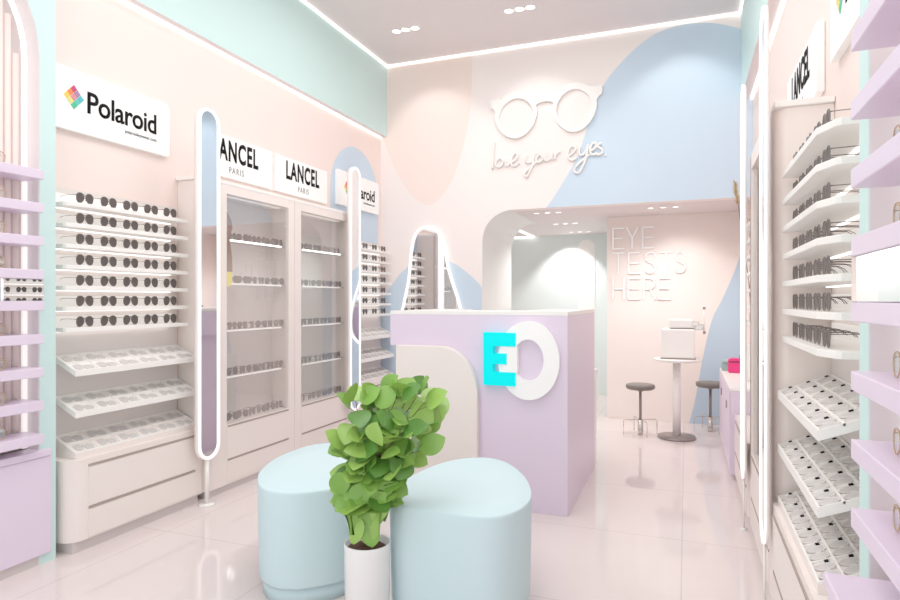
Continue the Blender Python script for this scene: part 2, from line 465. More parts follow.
bay(1,1.86,2.80,.327,XR,'right wall display',7,5,2.135,2.70,K_sun,K_trayd,6,3,'pale clear',.033,(1.99,2.785),(1.97,2.78),.068,.017)
bay(1,3.83,4.84,.327,XR,'right wall far display',7,5,4.02,4.66,K_far,K_tray,6,2,'pale clear',trays=False)

# ================================================================= GLASS CABINETS
def cabinet(side,y0,y1,o0,o1,xf,wall,nm,rnd):
    d=lambda v: xf-v if side<0 else xf+v
    D=abs(wall-xf)-.002
    def P(bm,pts,z0,z1): prism(bm,[(d(v),y) for v,y in pts],z0,z1,mXY)
    root=thing('glass_cabinet','tall cream glazed cabinet, %s'%nm,'cabinet',((xf+wall)/2,(y0+y1)/2,0),'tall glazed cabinets')
    bm=newbm()
    r=rnd
    if r>0: near=[(D,y0)]+[(D,y0)]*0+[(r-r*sin(radians(t)),y0+r-r*cos(radians(t))) for t in range(0,91,9)]
    else: near=[(D,y0),(0,y0)]
    # stiles
    P(bm,near+[(0,o0),(.03,o0),(.03,y0+.03 if o0-y0>.05 else o0),(D,y0+.03 if o0-y0>.05 else o0)],.05,2.08)
    P(bm,[(D,y1),(0,y1),(0,o1),(.03,o1),(.03,y1-.02),(D,y1-.02)],.05,2.08)
    box(bm,d(D),d(D-.015),y0+.02,y1-.02,.05,2.08)           # back
    box(bm,d(0.001),d(D),o0,o1,2.02,2.08)                   # head
    box(bm,d(0.001),d(D),o0,o1,.05,.455)                    # drawer block
    obj('carcass',bm,M_cream,root)
    bm=newbm(); box(bm,d(-.0),d(D),y0-(.018 if rnd else 0),y1,2.081,2.106); obj('top_board',bm,M_white,root,bevel=.004)
    bm=newbm(); box(bm,d(.02),d(D),y0+.05,y1-.02,0,.05); obj('plinth',bm,M_kick,root)
    bm=newbm(); box(bm,d(D-.016),d(D-.02),o0-.1 if o0-y0>.12 else y0+.03,y1-.021,.46,2.02); obj('lining',bm,M_creamd,root)
    bm=newbm(); box(bm,d(.06),d(.09),o0+.02,o1-.02,2.014,2.0195); obj('light_strip',bm,M_plate,root)  # unseen strip added under the head to brighten the cabinet interior
    for za,zb in ((.225,.435),(.07,.208)):
        bm=newbm(); box(bm,d(0),d(-.003),o0,o1,za,zb); dr=obj('drawer',bm,M_cream,root)
        bm=newbm(); box(bm,d(0),d(-.0035),o0+.01,o1-.005,zb+.003,zb+.013); obj('finger_groove_shade',bm,M_groove,dr)  # groove shade painted as a thin dark strip
    zs=[1.712,1.41,1.085,.765]
    ya=y0+.05; yb=y1-.03
    for q,z in enumerate(zs):
        bm=newbm(); box(bm,d(.05),d(D-.022),ya,yb,z,z+.008); sh=obj('shelf',bm,M_gshelf,root)
        bm=newbm(); box(bm,d(.043),d(.049),ya+.12,yb-.08,z-.004,z+.008); obj('light_strip',bm,M_led if q==0 else M_plate,sh)
    bm=newbm(); box(bm,d(.006),d(.012),o0-.004,o1+.004,.457,2.018); obj('glass_door',bm,M_glass,root)
    rows=zs+[.456]
    for ri,z in enumerate(rows):
        n=8; zz=z+.0085 if ri<4 else z+.0005
        for c in range(n):
            y=ya+.09+(yb-ya-.16)*c/(n-1)
            if side>0 and False: continue
            st=.0
            lab='grey glasses, %s from %s, %s in %s'%(ORD[c],'left' if side<0 else 'near end',['top shelf','second shelf','third shelf','fourth shelf','cabinet floor'][ri],nm)
            place(K_cab,d(.075),y,zz,side,lab,'glasses inside the '+nm,sc=.95,yaw=random.uniform(-28,28))
    return root
cabinet(-1,3.125,4.105,3.335,4.03,-2.90,XL,'left glass cabinet beside nearest sunglasses display',.09)
cabinet(-1,4.11,4.985,4.195,4.915,-2.90,XL,'left glass cabinet farther back',0)
cabinet(1,2.815,3.81,2.96,3.74,.335,XR,'right wall glass cabinet',.06)
# ================================================================= SIGNS
def sign_board(name,label,side,wall,ya,yb,z0,z1,rs,th,group):
    root=thing(name,label,'sign',(wall+(th if side<0 else -th)/2,(ya+yb)/2,z0),group)
    mp=onleft(wall,ya,z0) if side<0 else onright(wall,yb,z0)
    bm=newbm(); prism(bm,rrect(0,yb-ya,0,z1-z0,rs),.001,th,mp); obj('board',bm,M_sign,root)
    return root,mp
PCOL=[(196,34,92),(238,120,60),(246,196,70),(150,112,150),(206,120,140),(222,210,110),(66,176,186),(70,186,170),(52,178,128)]
def polaroid(label,side,wall,ya,yb):
    root,mp=sign_board('brand_sign',label,side,wall,ya,yb,2.215,2.548,(0,.02,.045,.0) ,.03,'colour-diamond brand signs')
    top=lambda u,v,t:mp(u,v,t+.0305)
    W=yb-ya; s=W/.845 if W<.83 else 1.0
    bm=text_bm('Polaroid',.485*s,.123,.002,lambda u,v,t:top(u+.25*s,v+.121,t),bold=.017,spacing=.96,capref=.73)
    obj('lettering',bm,M_black,root)
    bm=text_bm('polaroideyewear.com',.235*s,.022,.001,lambda u,v,t:top(u+.50*s,v+.072,t),bold=.005,capref=.73)
    obj('web_address',bm,M_black,root)
    cx,cz=.168*s,.182; q=.0225
    bm=newbm(); ms=[]
    for i in range(3):
        for j in range(3):
            # i: diamond column from top to lower right ; j: from top to lower left
            px=cx+(i-j)*q*.98*.92; pz=cz+(2-i-j)*q
            k=.92*q
            prism(bm,[(px-k*.92,pz),(px,pz-k),(px+k*.92,pz),(px,pz+k)],0,.002,top,i*3+j)
            ms.append(mat('diamond_%d%d'%(i,j),PCOL[i*3+j],.5,emit=.1))
    obj('colour_diamond',bm,ms,root)
polaroid('white sign with colourful diamond and black lettering above nearest left display',-1,XL,2.205,3.03)
polaroid('white sign with cropped black lettering behind the far left slim mirror',-1,XL+.004,5.06,5.90)
polaroid('white diamond-logo sign above the right wall sunglasses shelves',1,XR,1.90,2.74)
def lancel(label,side,wall,ya,yb,c):
    root,mp=sign_board('brand_sign',label,side,wall,ya,yb,2.185,2.482,(0,0,0,0),.03,'black-lettered fashion house signs')
    off=(c-ya) if side<0 else (yb-c)
    top=lambda u,v,t:mp(u,v,t+.0305)
    bm=text_bm('LANCEL',.49,.148,.002,lambda u,v,t:top(u+off-.245,v+.125,t),bold=.03,spacing=1.12)
    obj('lettering',bm,M_black,root)
    bm=text_bm('PARIS',.155,.046,.001,lambda u,v,t:top(u+off-.0775,v+.035,t),bold=.0,spacing=1.3)
    obj('small_lettering',bm,M_grey,root)
lancel('white sign whose first letter is hidden behind the near left mirror',-1,XL+.002,3.30,4.073,3.655)
lancel('white sign with fully visible black wordmark above the second left glass cabinet',-1,XL+.002,4.111,4.877,4.50)
lancel('white sign with black wordmark above the right glass cabinet',1,XR-.002,2.99,3.80,3.395)

# ================================================================= SLIM MIRRORS
def slim_mirror(side,x,y,label,th=.034):
    s=1 if side<0 else -1
    root=thing('standing_mirror',label,'mirror',(x,y,0),'slim lit mirrors on poles')
    z0,z1=.29,2.515; ro=.092
    cap=lambda r,zz0,zz1: [(y-r,zz0+r)]+arc(y,zz0+r,r,180,360,14)[1:]+arc(y,zz1-r,r,0,180,14)[:-1]+[(y-r,zz1-r)]
    bm=newbm(); o=cap(ro,z0,z1); prism(bm,o,x-s*th,x-s*.004,mYZ,smooth=True); obj('body',bm,M_whitew,root)
    bm=newbm(); i=cap(.073,z0+.019,z1-.019); ring(bm,o,i,x-s*.004,x+s*.004,mYZ); obj('light_rim',bm,M_ledrim,root)
    bm=newbm(); prism(bm,i,x-s*.004,x-s*.001,mYZ); obj('mirror_glass',bm,M_mirror,root)
    bm=newbm(); lathe(bm,[(0,.008),(min(.013,th*.4),.008),(min(.013,th*.4),.30),(0,.30)],x-s*th*.53,y,12); obj('pole',bm,M_white,root)
    bm=newbm(); lathe(bm,[(0,0),(.05 if th>.02 else .018,0),(.05 if th>.02 else .018,.008),(0,.009)],x-s*th*.53,y,24); obj('foot',bm,M_white,root)
slim_mirror(-1,-2.82,3.085,'slim rounded white mirror in front of nearest left glass cabinet')
slim_mirror(-1,-2.82,4.93,'slim rounded white mirror before the far left sunglasses display')
slim_mirror(1,.298,2.85,'tall slim white mirror on the right, nearer of two there',.014)
slim_mirror(1,.298,3.84,'slim white mirror on the right, farther of two there',.014)

# ================================================================= LILAC NICHE DISPLAYS
def niche_display(side,xfront,xbase,xback,n0,n1,sh0,sh1,b0,b1,label,light_y,nm,gys,zt=.665):
    s=1 if side<0 else -1
    root=thing('niche_display',label,'display shelf',((xfront+xback)/2,(n0+n1)/2,0),'lilac niche displays')
    c_,r_n=(n0+n1)/2,(n1-n0)/2
    ar=lambda k:[(n0+k,zt+.005)]+arc(c_,2.50,r_n-k,180,0,20)+[(n1-k,zt+.005)]
    bm=newbm(); prism(bm,ar(.006),xback,xback+s*.006,mYZ)
    obj('back_panel',bm,mat('niche_back',(206,190,190),.7,noise=.02),root)
    bm=newbm(); y=n1-.058
    while y>n0+.35:
        tube(bm,[(xback+s*.002,y,zt+.005),(xback+s*.002,y,2.50+sqrt(max(0,(r_n-.06)**2-(y-c_)**2)))],.0155,8); y-=.037
    obj('slats',bm,M_peachw,root)
    bm=newbm(); P=ar(.008); Q=ar(.030)
    prism(bm,P+Q[::-1],xback+s*.006,xback+s*.018,mYZ); obj('light_strip',bm,mat('niche_light',(255,251,248),.5,emit=.45),root)
    tops=[1.925,1.765,1.605,1.445,1.295,1.135,.975,.815]+([.655] if zt<.6 else [])
    for q,z in enumerate(tops):
        bm=newbm(); box(bm,xback+s*.021,xfront,sh0,sh1,z-.045,z); obj('shelf',bm,M_lilac,root,bevel=.003)
    bm=newbm(); box(bm,xback+s*.03,xfront-s*.004,sh0,sh1,1.296,1.399)
    mr=obj('mirror_box',bm,M_lilac,root)
    bm=newbm(); box(bm,xfront-s*.0035,xfront-s*.001,sh0+.004,sh1-.004,1.297,1.398); obj('mirror_panel',bm,M_mirror,mr)
    bm=newbm(); box(bm,xback+s*.021,xbase,b0,b1,.05,zt-.035); obj('base_cabinet',bm,M_lilac,root,bevel=.004)
    bm=newbm(); box(bm,xback+s*.021,xbase+s*.01,b0,b1-.005,zt-.033,zt); obj('base_top',bm,M_lilac,root,bevel=.004)
    bm=newbm(); box(bm,xback+s*.021,xbase-s*.02,b0,b1-.02,0,.05); obj('plinth',bm,M_kick,root)
    for q,z in enumerate(tops):
        if q==4: pass
        if q==4: continue_glass=False
        for c,gy in enumerate(gys):
            if q==4: continue
            # the mirror box fills the gap above the fifth shelf
            place(K_gold,xfront-s*.05,gy,z+.002,side,'thin gold wire glasses on the %s lilac shelf of the %s'%(['top','second','third','fourth','fifth','sixth','seventh','eighth','lowest'][q],nm),'gold glasses in the '+nm)
    return root
niche_display(-1,-2.885,-2.945,-3.055,1.05,2.09,1.10,2.06,1.00,2.14,'lilac shelved niche display at the left picture edge',1.985,'left niche',[1.86],.565)
niche_display(1,.36,.31,.505,.72,1.766,.72,1.68,.60,1.66,'lilac shelved niche display at the right picture edge',1.68,'right niche',[1.50])

# ================================================================= COUNTER
root=thing('reception_counter','lilac reception counter with cream rounded front panel in the shop centre','counter',(-1.25,4.2,0))
bm=newbm()
X0,X1,Y0=-1.842,-.662,3.684
P=[(X0,Y0),(X1,Y0),(X1,4.84),(X1-.35,4.84),(X1-.35,Y0+.36),(X0+.30,Y0+.36),(X0+.30,4.5),(X0,4.5)]
# body: everything except the open lower left, which the cream panel closes
prism(bm,[(X0+.055 if x==X0 else x,y) for x,y in P],.0,1.0,mXY); prism(bm,P,1.0005,1.205,mXY)
obj('body',bm,M_lilac,root)
bm=newbm(); prism(bm,P,1.206,1.229,mXY); obj('top',bm,M_white,root)
bm=newbm(); prism(bm,[(-1.775,0),(-1.215,0)]+arc(-1.215-.25,1.005-.30,.25,0,90,14,ry=.30)+[(-1.775,1.005)],Y0-.001,Y0-.055,mXZ)
obj('front_panel',bm,M_cream,root,bevel=.004)
bm=newbm(); box(bm,-1.5,X1-.012,4.842,5.12,.70,.74); box(bm,-1.5,-1.46,4.842,5.10,0,.70); box(bm,X1-.06,X1-.02,4.842,5.10,0,.70)
obj('back_desk',bm,M_white,root)
# EO logo on the counter front
lg=thing('logo_sign','cyan E overlapping white O, raised on the lilac counter front','sign',(-.95,Y0-.03,.69))
f=lambda u,v,t:(u,Y0-.002-t,v)
n=48
bm=newbm(); ring(bm,[(-.895+.190*cos(2*pi*k/n),.932+.240*sin(2*pi*k/n)) for k in range(n)],[(-.895+.096*cos(2*pi*k/n),.935+.125*sin(2*pi*k/n)) for k in range(n)],0,.035,f)
obj('letter_o',bm,M_sign,lg)
ex0,ex1,ez0,ez1=-1.176,-.972,.773,1.099
bm=newbm()
E=[(ex0,ez0),(ex1,ez0),(ex1,ez0+.083),(ex0+.062,ez0+.083),(ex0+.062,ez0+.132),(ex0+.15,ez0+.132),(ex0+.15,ez0+.198),(ex0+.062,ez0+.198),(ex0+.062,ez0+.243),(ex1,ez0+.243),(ex1,ez1),(ex0,ez1)]
prism(bm,E,.0,.05,f); obj('letter_e',bm,M_cyan,lg)
bm=newbm()
prism(bm,[(ex0+.125,ez0+.085),(ex1+.012,ez0+.085),(ex1+.012,ez0+.241),(ex0+.125,ez0+.241),(ex0+.125,ez0+.20),(ex0+.151,ez0+.20),(ex0+.151,ez0+.13),(ex0+.125,ez0+.13)],.001,.045,f); obj('letter_core',bm,M_sign,lg)

# ================================================================= OTTOMANS + PLANT
def ottoman(label,outline,h=.49):
    cx=sum(p[0] for p in outline)/len(outline); cy=sum(p[1] for p in outline)/len(outline)
    root=thing('ottoman',label,'ottoman',(cx,cy,0),'mint pebble ottomans')
    pts=spline(outline,7)
    def sc(k): return [(cx+(x-cx)*k,cy+(y-cy)*k) for x,y in pts]
    prof=[(.965,.075),(.972,.085),(.975,.12),(.99,.30),(1.0,h-.018),(.998,h-.008),(.992,h-.002),(.982,h),(.6,h+.001)]
    bm=newbm(); R=[[bm.verts.new((x,y,z)) for x,y in sc(k)] for k,z in prof]
    for a,b in zip(R,R[1:]):
        for i in range(len(pts)):
            j=(i+1)%len(pts); bm.faces.new((a[i],a[j],b[j],b[i])).smooth=True
    bm.faces.new(R[-1]); bm.faces.new(R[0][::-1])
    obj('cushion',bm,M_otto,root)
    bm=newbm(); prism(bm,sc(.91),0,.0745,mXY,smooth=True); obj('plinth',bm,M_otto,root)
ottoman('mint pebble-shaped ottoman right of the potted plant',[(-1.118,2.235),(-1.172,2.36),(-1.182,2.56),(-1.162,2.745),(-1.11,2.90),(-1.03,2.99),(-.93,3.02),(-.81,2.94),(-.695,2.765),(-.618,2.58),(-.59,2.44),(-.60,2.32),(-.645,2.225),(-.72,2.182),(-.84,2.176),(-.96,2.178),(-1.06,2.19)])
ottoman('mint pebble-shaped ottoman left of the potted plant',[(-1.40,2.30),(-1.50,2.195),(-1.585,2.157),(-1.665,2.163),(-1.745,2.21),(-1.825,2.30),(-1.893,2.41),(-1.965,2.62),(-1.975,2.84),(-1.93,2.98),(-1.80,3.035),(-1.62,2.97),(-1.45,2.78),(-1.37,2.58),(-1.355,2.42)])

PX,PY=-1.163,2.125
pr=thing('potted_plant','leafy green plant in a white cylinder pot between the ottomans','plant',(PX,PY,0))
bm=newbm(); lathe(bm,[(0,0),(.080,0),(.086,.006),(.089,.33),(.0905,.352),(.088,.357),(.083,.352),(.082,.325),(0,.325)],PX,PY,48); obj('pot',bm,M_pot,pr)
bm=newbm(); lathe(bm,[(.082,.328),(.06,.338),(.03,.343),(0,.342)],PX,PY,32)
for v in bm.verts: v.co.z+=random.uniform(-.004,.004)
obj('soil',bm,M_soil,pr)
CEN=Vector((-1.085,2.185,.70))
def leaf(bm,base,dirv,nrm,L,W,mi):
    d=dirv.normalized(); s=d.cross(nrm).normalized(); n=s.cross(d).normalized()
    prof=[(0,.0),(.05,.36),(.14,.74),(.28,.97),(.44,1.03),(.60,.96),(.76,.75),(.90,.40),(1.0,.0)]
    droop=random.uniform(.10,.30); fold=random.uniform(.05,.28)
    mids=[];ls=[];rs=[]
    for t,w in prof:
        c=base+d*(L*t)-n*(droop*L*t*t)
        wv=sin(t*9+L*50)*.012*L*6
        mids.append(bm.verts.new(c))
        if w>0:
            ls.append(bm.verts.new(c+s*(W*.5*w)+n*(fold*W*.5*w+wv*.1))); rs.append(bm.verts.new(c-s*(W*.5*w)+n*(fold*W*.5*w-wv*.1)))
    k=len(mids)
    def F(*v):
        f=bm.faces.new(v); f.smooth=True; f.material_index=mi
    F(mids[0],mids[1],ls[0]); F(mids[0],rs[0],mids[1])
    for i in range(len(ls)-1):
        F(ls[i],mids[i+1],mids[i+2],ls[i+1]); F(mids[i+1],rs[i],rs[i+1],mids[i+2])
    F(ls[-1],mids[-2],mids[-1]); F(mids[-2],rs[-1],mids[-1])
lb=newbm(); sb=newbm()
cam=Vector((0,0,H)); tocam=(cam-CEN).normalized()
RGT=Vector((.9336,.3584,0)); FWD=Vector((-.3584,.9336,0))
def plant():
    stems=[]
    tips=[(-.15,.0,.88),(-.14,-.03,.93),(-.09,-.05,.92),(-.06,.04,.93),(-.03,.04,.92),(.02,-.04,.94),(.06,.03,.93),(.10,.03,.94),(.12,-.02,.91),(.13,.04,.84),(-.15,-.06,.76),(.12,-.06,.76),(-.04,-.10,.78),(.05,-.08,.84),(-.10,.06,.82),(.10,.08,.80)]
    for a,b,z in tips:
        base=Vector((PX+random.uniform(-.015,.015),PY+random.uniform(-.015,.015),.33))
        tip=Vector((CEN.x,CEN.y,0))+RGT*(a*1.0)+FWD*b; tip.z=z-.02
        mid=base.lerp(tip,.45)+Vector((0,0,.06))+(Vector((PX,PY,0))-Vector((tip.x,tip.y,0)))*.25
        pts=spline([tuple(base),tuple(mid),tuple(tip)],6,False)
        tube(sb,pts,[.0045-.003*i/(len(pts)-1) for i in range(len(pts))],5)
        stems.append([Vector(p) for p in pts])
        nl=11
        for i in range(nl):
            t=.30+.70*i/(nl-1)
            q=t*(len(pts)-1); k=min(int(q),len(pts)-2); p=Vector(pts[k]).lerp(Vector(pts[k+1]),q-k)
            ang=random.uniform(0,2*pi)
            out=RGT*cos(ang)*1.0+FWD*sin(ang)*.9
            rad=Vector((p.x-PX,p.y-PY,0))
            out=(out+rad*2.2-FWD*.35).normalized()
            up=random.uniform(-.45,.65) if i<nl-2 else random.uniform(.6,1.6)
            dv=(out+Vector((0,0,up))).normalized()
            L=random.uniform(.080,.115); 
            pet=p+out*random.uniform(.015,.045)+Vector((0,0,random.uniform(.0,.02)))
            tube(sb,[tuple(p),tuple(pet)],.0012,4)
            nrm=(Vector((0,0,1))*random.uniform(.35,1.0)-FWD*random.uniform(.2,1.0)+RGT*random.uniform(-.5,.5)).normalized()
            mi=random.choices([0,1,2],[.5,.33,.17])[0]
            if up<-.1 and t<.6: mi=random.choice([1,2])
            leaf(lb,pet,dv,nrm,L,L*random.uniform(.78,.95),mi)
    # leaves hanging in front, low above the pot
    for a,z in ((-.055,.52),(.0,.50),(-.03,.475),(.03,.47),(.015,.455),(-.05,.49),(.055,.53),(.02,.56),(-.08,.57),(.05,.60),(-.02,.60),(-.11,.64),(.09,.66)):
        p=Vector((PX,PY,0))+RGT*a-FWD*.05; p.z=z
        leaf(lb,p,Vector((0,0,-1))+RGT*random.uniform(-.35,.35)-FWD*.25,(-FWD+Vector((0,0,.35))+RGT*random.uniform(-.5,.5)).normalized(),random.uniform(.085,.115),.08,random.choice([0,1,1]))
        tube(sb,[tuple(p),(PX,PY,z-.03)],.0014,4)
plant()
for v in lb.verts:
    if v.co.z<.505 and hypot(v.co.x-PX,v.co.y-PY)>.085: v.co.z=.505
obj('foliage',lb,M_leaf,pr,recalc=False); obj('stems',sb,M_stem,pr)

# ================================================================= WALL GLASSES + SCRIPT + EYE TESTS
YS=YB-.003
sp=thing('spectacles_sculpture','large white spectacles shape mounted on the back wall above the script','wall decoration',(-1.30,YS,2.93))
fb=lambda u,v,t:(u,YS-t,v)
bm=newbm(); n=40
for (cx,cz,rx,rz,s) in ((-1.590,3.150,.218,.232,-1),(-1.005,3.165,.212,.240,1)):
    o=[];i=[]
    for k in range(n):
        a=2*pi*k/n; c,sn=cos(a),sin(a)
        wx=rx*(1-.10*(sn<0)*abs(sn)); 
        o.append((cx+wx*c,cz+rz*sn)); 
        th=.034+.030*max(0,sn)+.010*max(0,s*c)
        i.append((cx+(wx-th)*c,cz+(rz-th)*sn))
    ring(bm,o,i,.0,.035,fb)
    prism(bm,[(cx+s*.165,cz+.11),(cx+s*.205,cz+.045),(cx+s*.235,cz+.085),(cx+s*.262,cz+.10),(cx+s*.262,cz+.175),(cx+s*.15,cz+.185)],.0,.036,fb)
prism(bm,[(-1.400,3.21),(-1.36,3.243),(-1.29,3.256),(-1.24,3.248),(-1.20,3.22),(-1.195,3.265),(-1.24,3.295),(-1.30,3.302),(-1.37,3.290),(-1.405,3.258)],.0,.036,fb)
obj('frame',bm,M_white,sp)

A=atan(236/614.); CA,SA=cos(A),sin(A); F_=614.
def bpY(px,py,Y):
    r=(px-450)/F_; u=(300-py)/F_; x=r*CA-SA; y=r*SA+CA; t=Y/y
    return (x*t,Y,H+u*t)
strokes=[[(78,395),(72,470),(68,540)],
 [(110,480),(92,490),(85,515),(98,530),(118,520),(125,495),(112,480)],
 [(135,485),(148,525),(172,478)],
 [(165,505),(195,490),(205,465),(190,455),(172,480),(172,515),(190,522),(215,505)],
 [(252,465),(248,490),(262,505),(285,495),(298,455)],[(298,455),(285,520),(262,572),(248,578),(245,560),(275,530),(310,500)],
 [(325,460),(308,480),(312,500),(330,500),(342,478),(326,459)],
 [(355,455),(352,485),(365,495),(385,480),(392,450)],[(392,450),(391,470),(394,488)],
 [(408,450),(410,468),(410,487)],[(410,468),(422,450),(440,445)],
 [(478,470),(510,450),(520,425),(500,415),(482,440),(480,475),(500,492),(528,478)],
 [(545,420),(540,450),(552,465),(575,450),(592,405)],[(592,405),(575,490),(545,555),(522,560),(515,540),(545,505),(600,460)],
 [(605,440),(628,425),(632,400),(615,400),(602,425),(605,455),(622,462),(640,450)],
 [(665,400),(648,405),(645,420),(665,432),(668,450),(650,462),(635,458)],
 [(682,462),(688,468)]]
bm=newbm()
for st in strokes:
    pts=[bpY(480+x*140/764.,70+y*110/600.,YS-.014) for x,y in spline(st,5,False)]
    tube(bm,pts,.0125,6)
tag(obj('wall_lettering',bm,M_white),'white handwritten script love your eyes on the back wall','sign')

ey=thing('wall_lettering','thin white capitals reading EYE TESTS HERE on the far wall','sign',(-.4,YT-.02,1.3))
def glyph(ch,x,z,w,h):
    G={'E':[[(1,1),(0,1),(0,0),(1,0)],[(0,.5),(.85,.5)]],
       'Y':[[(0,1),(.5,.5),(1,1)],[(.5,.5),(.5,0)]],
       'T':[[(0,1),(1,1)],[(.5,1),(.5,0)]],
       'H':[[(0,1),(0,0)],[(1,1),(1,0)],[(0,.5),(1,.5)]],
       'R':[[(0,0),(0,1),(.6,1),(.88,.9),(.95,.75),(.88,.58),(.6,.48),(0,.48)],[(.55,.48),(1,0)]],
       'S':[[(.95,.82),(.8,.96),(.5,1),(.18,.93),(.06,.76),(.18,.59),(.5,.5),(.82,.41),(.95,.24),(.82,.06),(.5,0),(.18,.04),(.04,.18)]]}
    bm=newbm()
    for s in G[ch]:
        P=[(x+u*w,z+v*h) for u,v in s]
        for (a,b),(c,d) in zip(P,P[1:]):
            L=hypot(c-a,d-b); nx,nz=-(d-b)/L*.008,(c-a)/L*.008; ex,ez=(c-a)/L*.007,(d-b)/L*.007
            prism(bm,[(a-ex+nx,b-ez+nz),(a-ex-nx,b-ez-nz),(c+ex-nx,d+ez-nz),(c+ex+nx,d+ez+nz)],.0,.016,lambda u,v,t:(u,YT-.002-t*.8,v))
    bmesh.ops.recalc_face_normals(bm, faces=bm.faces)
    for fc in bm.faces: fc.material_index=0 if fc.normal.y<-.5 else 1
    return bm
for word,z,xs in (('EYE',1.862,(-.748,-.602,-.437)),('TESTS',1.590,(-.748,-.582,-.415,-.255,-.115)),('HERE',1.312,(-.748,-.585,-.425,-.275))):
    for ch,x in zip(word,xs):
        obj('letter',glyph(ch,x,z,.115,.222),[mat('letter_white',(255,253,251),.5,emit=.12),mat('letter_side_shade',(150,140,136),.7)],ey)  # grey sides paint the letters' shade; faces get a faint added glow

# ================================================================= BACK WALL MIRROR
mr=thing('wall_mirror','bell-shaped white-rimmed mirror on back wall behind the counter','mirror',(-2.52,YB-.02,.75))
half=[(-2.555,2.075),(-2.64,2.06),(-2.705,1.99),(-2.742,1.86),(-2.762,1.70),(-2.785,1.50),(-2.835,1.28),(-2.885,1.05),(-2.86,.86),(-2.70,.76),(-2.52,.74),(-2.32,.78),(-2.18,.90),(-2.15,1.08),(-2.19,1.28),(-2.265,1.50),(-2.312,1.66),(-2.345,1.84),(-2.40,1.98),(-2.47,2.055)]
o=spline(half,4); cx,cz=-2.52,1.4
def inset(P,k):
    out=[]
    for a,b,c in zip([P[-1]]+P[:-1],P,P[1:]+[P[0]]):
        tx,tz=c[0]-a[0],c[1]-a[1]; L=hypot(tx,tz) or 1
        nx,nz=-tz/L,tx/L
        out.append((b[0]+nx*k,b[1]+nz*k))
    return out
i_=inset(o,.022)
bm=newbm(); ring(bm,o,i_,YB-.003,YB-.035,mXZ); obj('rim',bm,M_ledrim,mr)
bm=newbm(); prism(bm,i_,YB-.003,YB-.02,mXZ); obj('mirror_glass',bm,M_mirror,mr)

# ================================================================= TEST AREA FURNITURE
def stool(x,y,label):
    r=thing('stool',label,'stool',(x,y,0),'round grey stools')
    bm=newbm(); lathe(bm,[(0,.438),(.115,.438),(.132,.447),(.137,.466),(.132,.484),(.11,.49),(0,.49)],x,y,36); obj('seat',bm,M_dgrey,r)
    bm=newbm(); lathe(bm,[(0,.42),(.03,.42),(.03,.437),(0,.437)],x,y,16); lathe(bm,[(0,.14),(.0135,.14),(.0135,.42),(0,.42)],x,y,14); obj('column',bm,M_bgrey,r)
    bm=newbm(); lathe(bm,[(0,0),(.024,0),(.026,.03),(.026,.14),(0,.145)],x,y,16); obj('lower_column',bm,M_chrome,r)
    bm=newbm()
    for a in (25,115):
        c,s=cos(radians(a)),sin(radians(a))
        tube(bm,[(x-c*.165,y-s*.165,.004),(x-c*.165,y-s*.165,.135),(x-c*.15,y-s*.15,.145),(x+c*.15,y+s*.15,.145),(x+c*.165,y+s*.165,.135),(x+c*.165,y+s*.165,.004)],.004,6)
    obj('wire_base',bm,M_chrome,r)
stool(-.412,6.20,'round grey-seated stool left of the white pedestal table')
stool(.225,6.60,'round grey-seated stool right of the pedestal table, partly behind lilac cabinet')
tb=thing('pedestal_table','white round pedestal table with grey disc base under the test machine','table',(-.082,6.17,0))
bm=newbm(); lathe(bm,[(0,.722),(.17,.722),(.213,.732),(.216,.742),(.212,.75),(0,.75)],-.072,6.17,48); obj('tabletop',bm,M_white,tb)
bm=newbm(); lathe(bm,[(0,.028),(.036,.028),(.036,.721),(0,.721)],-.082,6.17,24); obj('column',bm,M_white,tb)
bm=newbm(); lathe(bm,[(0,0),(.168,0),(.173,.008),(.168,.022),(.03,.03),(0,.03)],-.082,6.17,48); obj('base',bm,M_bgrey,tb)
em=thing('eye_test_machine','white boxy eye test instrument on the pedestal table','instrument',(-.07,6.17,.75))
bm=newbm(); box(bm,-.215,.075,6.06,6.29,.757,1.03); obj('housing',bm,M_white,em,bevel=.012)
bm=newbm(); box(bm,-.225,.085,6.05,6.30,.7505,.758); obj('base_plate',bm,M_bgrey,em)
bm=newbm(); box(bm,-.155,.06,6.08,6.27,1.04,1.12); obj('head',bm,M_white,em,bevel=.012)
bm=newbm(); box(bm,-.14,.07,6.09,6.26,1.0305,1.0395); obj('swivel_plate',bm,M_bgrey,em)
bm=newbm(); box(bm,.04,.11,6.13,6.22,1.055,1.10); box(bm,.075,.15,6.15,6.20,1.02,1.075); obj('arm',bm,M_chrome,em,bevel=.006)
bm=newbm()
for yy in (6.13,6.22):
    tube(bm,[(.158,yy,.985),(.158,yy,1.245)],.006,8)
tube(bm,[(.158,6.13,1.0),(.158,6.22,1.0)],.006,8); tube(bm,[(.158,6.13,1.23),(.158,6.22,1.23)],.005,8)
obj('head_rest',bm,M_white,em)
bm=newbm()
for yy in (6.13,6.22):
    for zz in (1.0,1.225): lathe(bm,[(0,zz-.012),(.011,zz-.012),(.011,zz+.012),(0,zz+.012)],.158,yy,10)
obj('knobs',bm,M_bgrey,em)

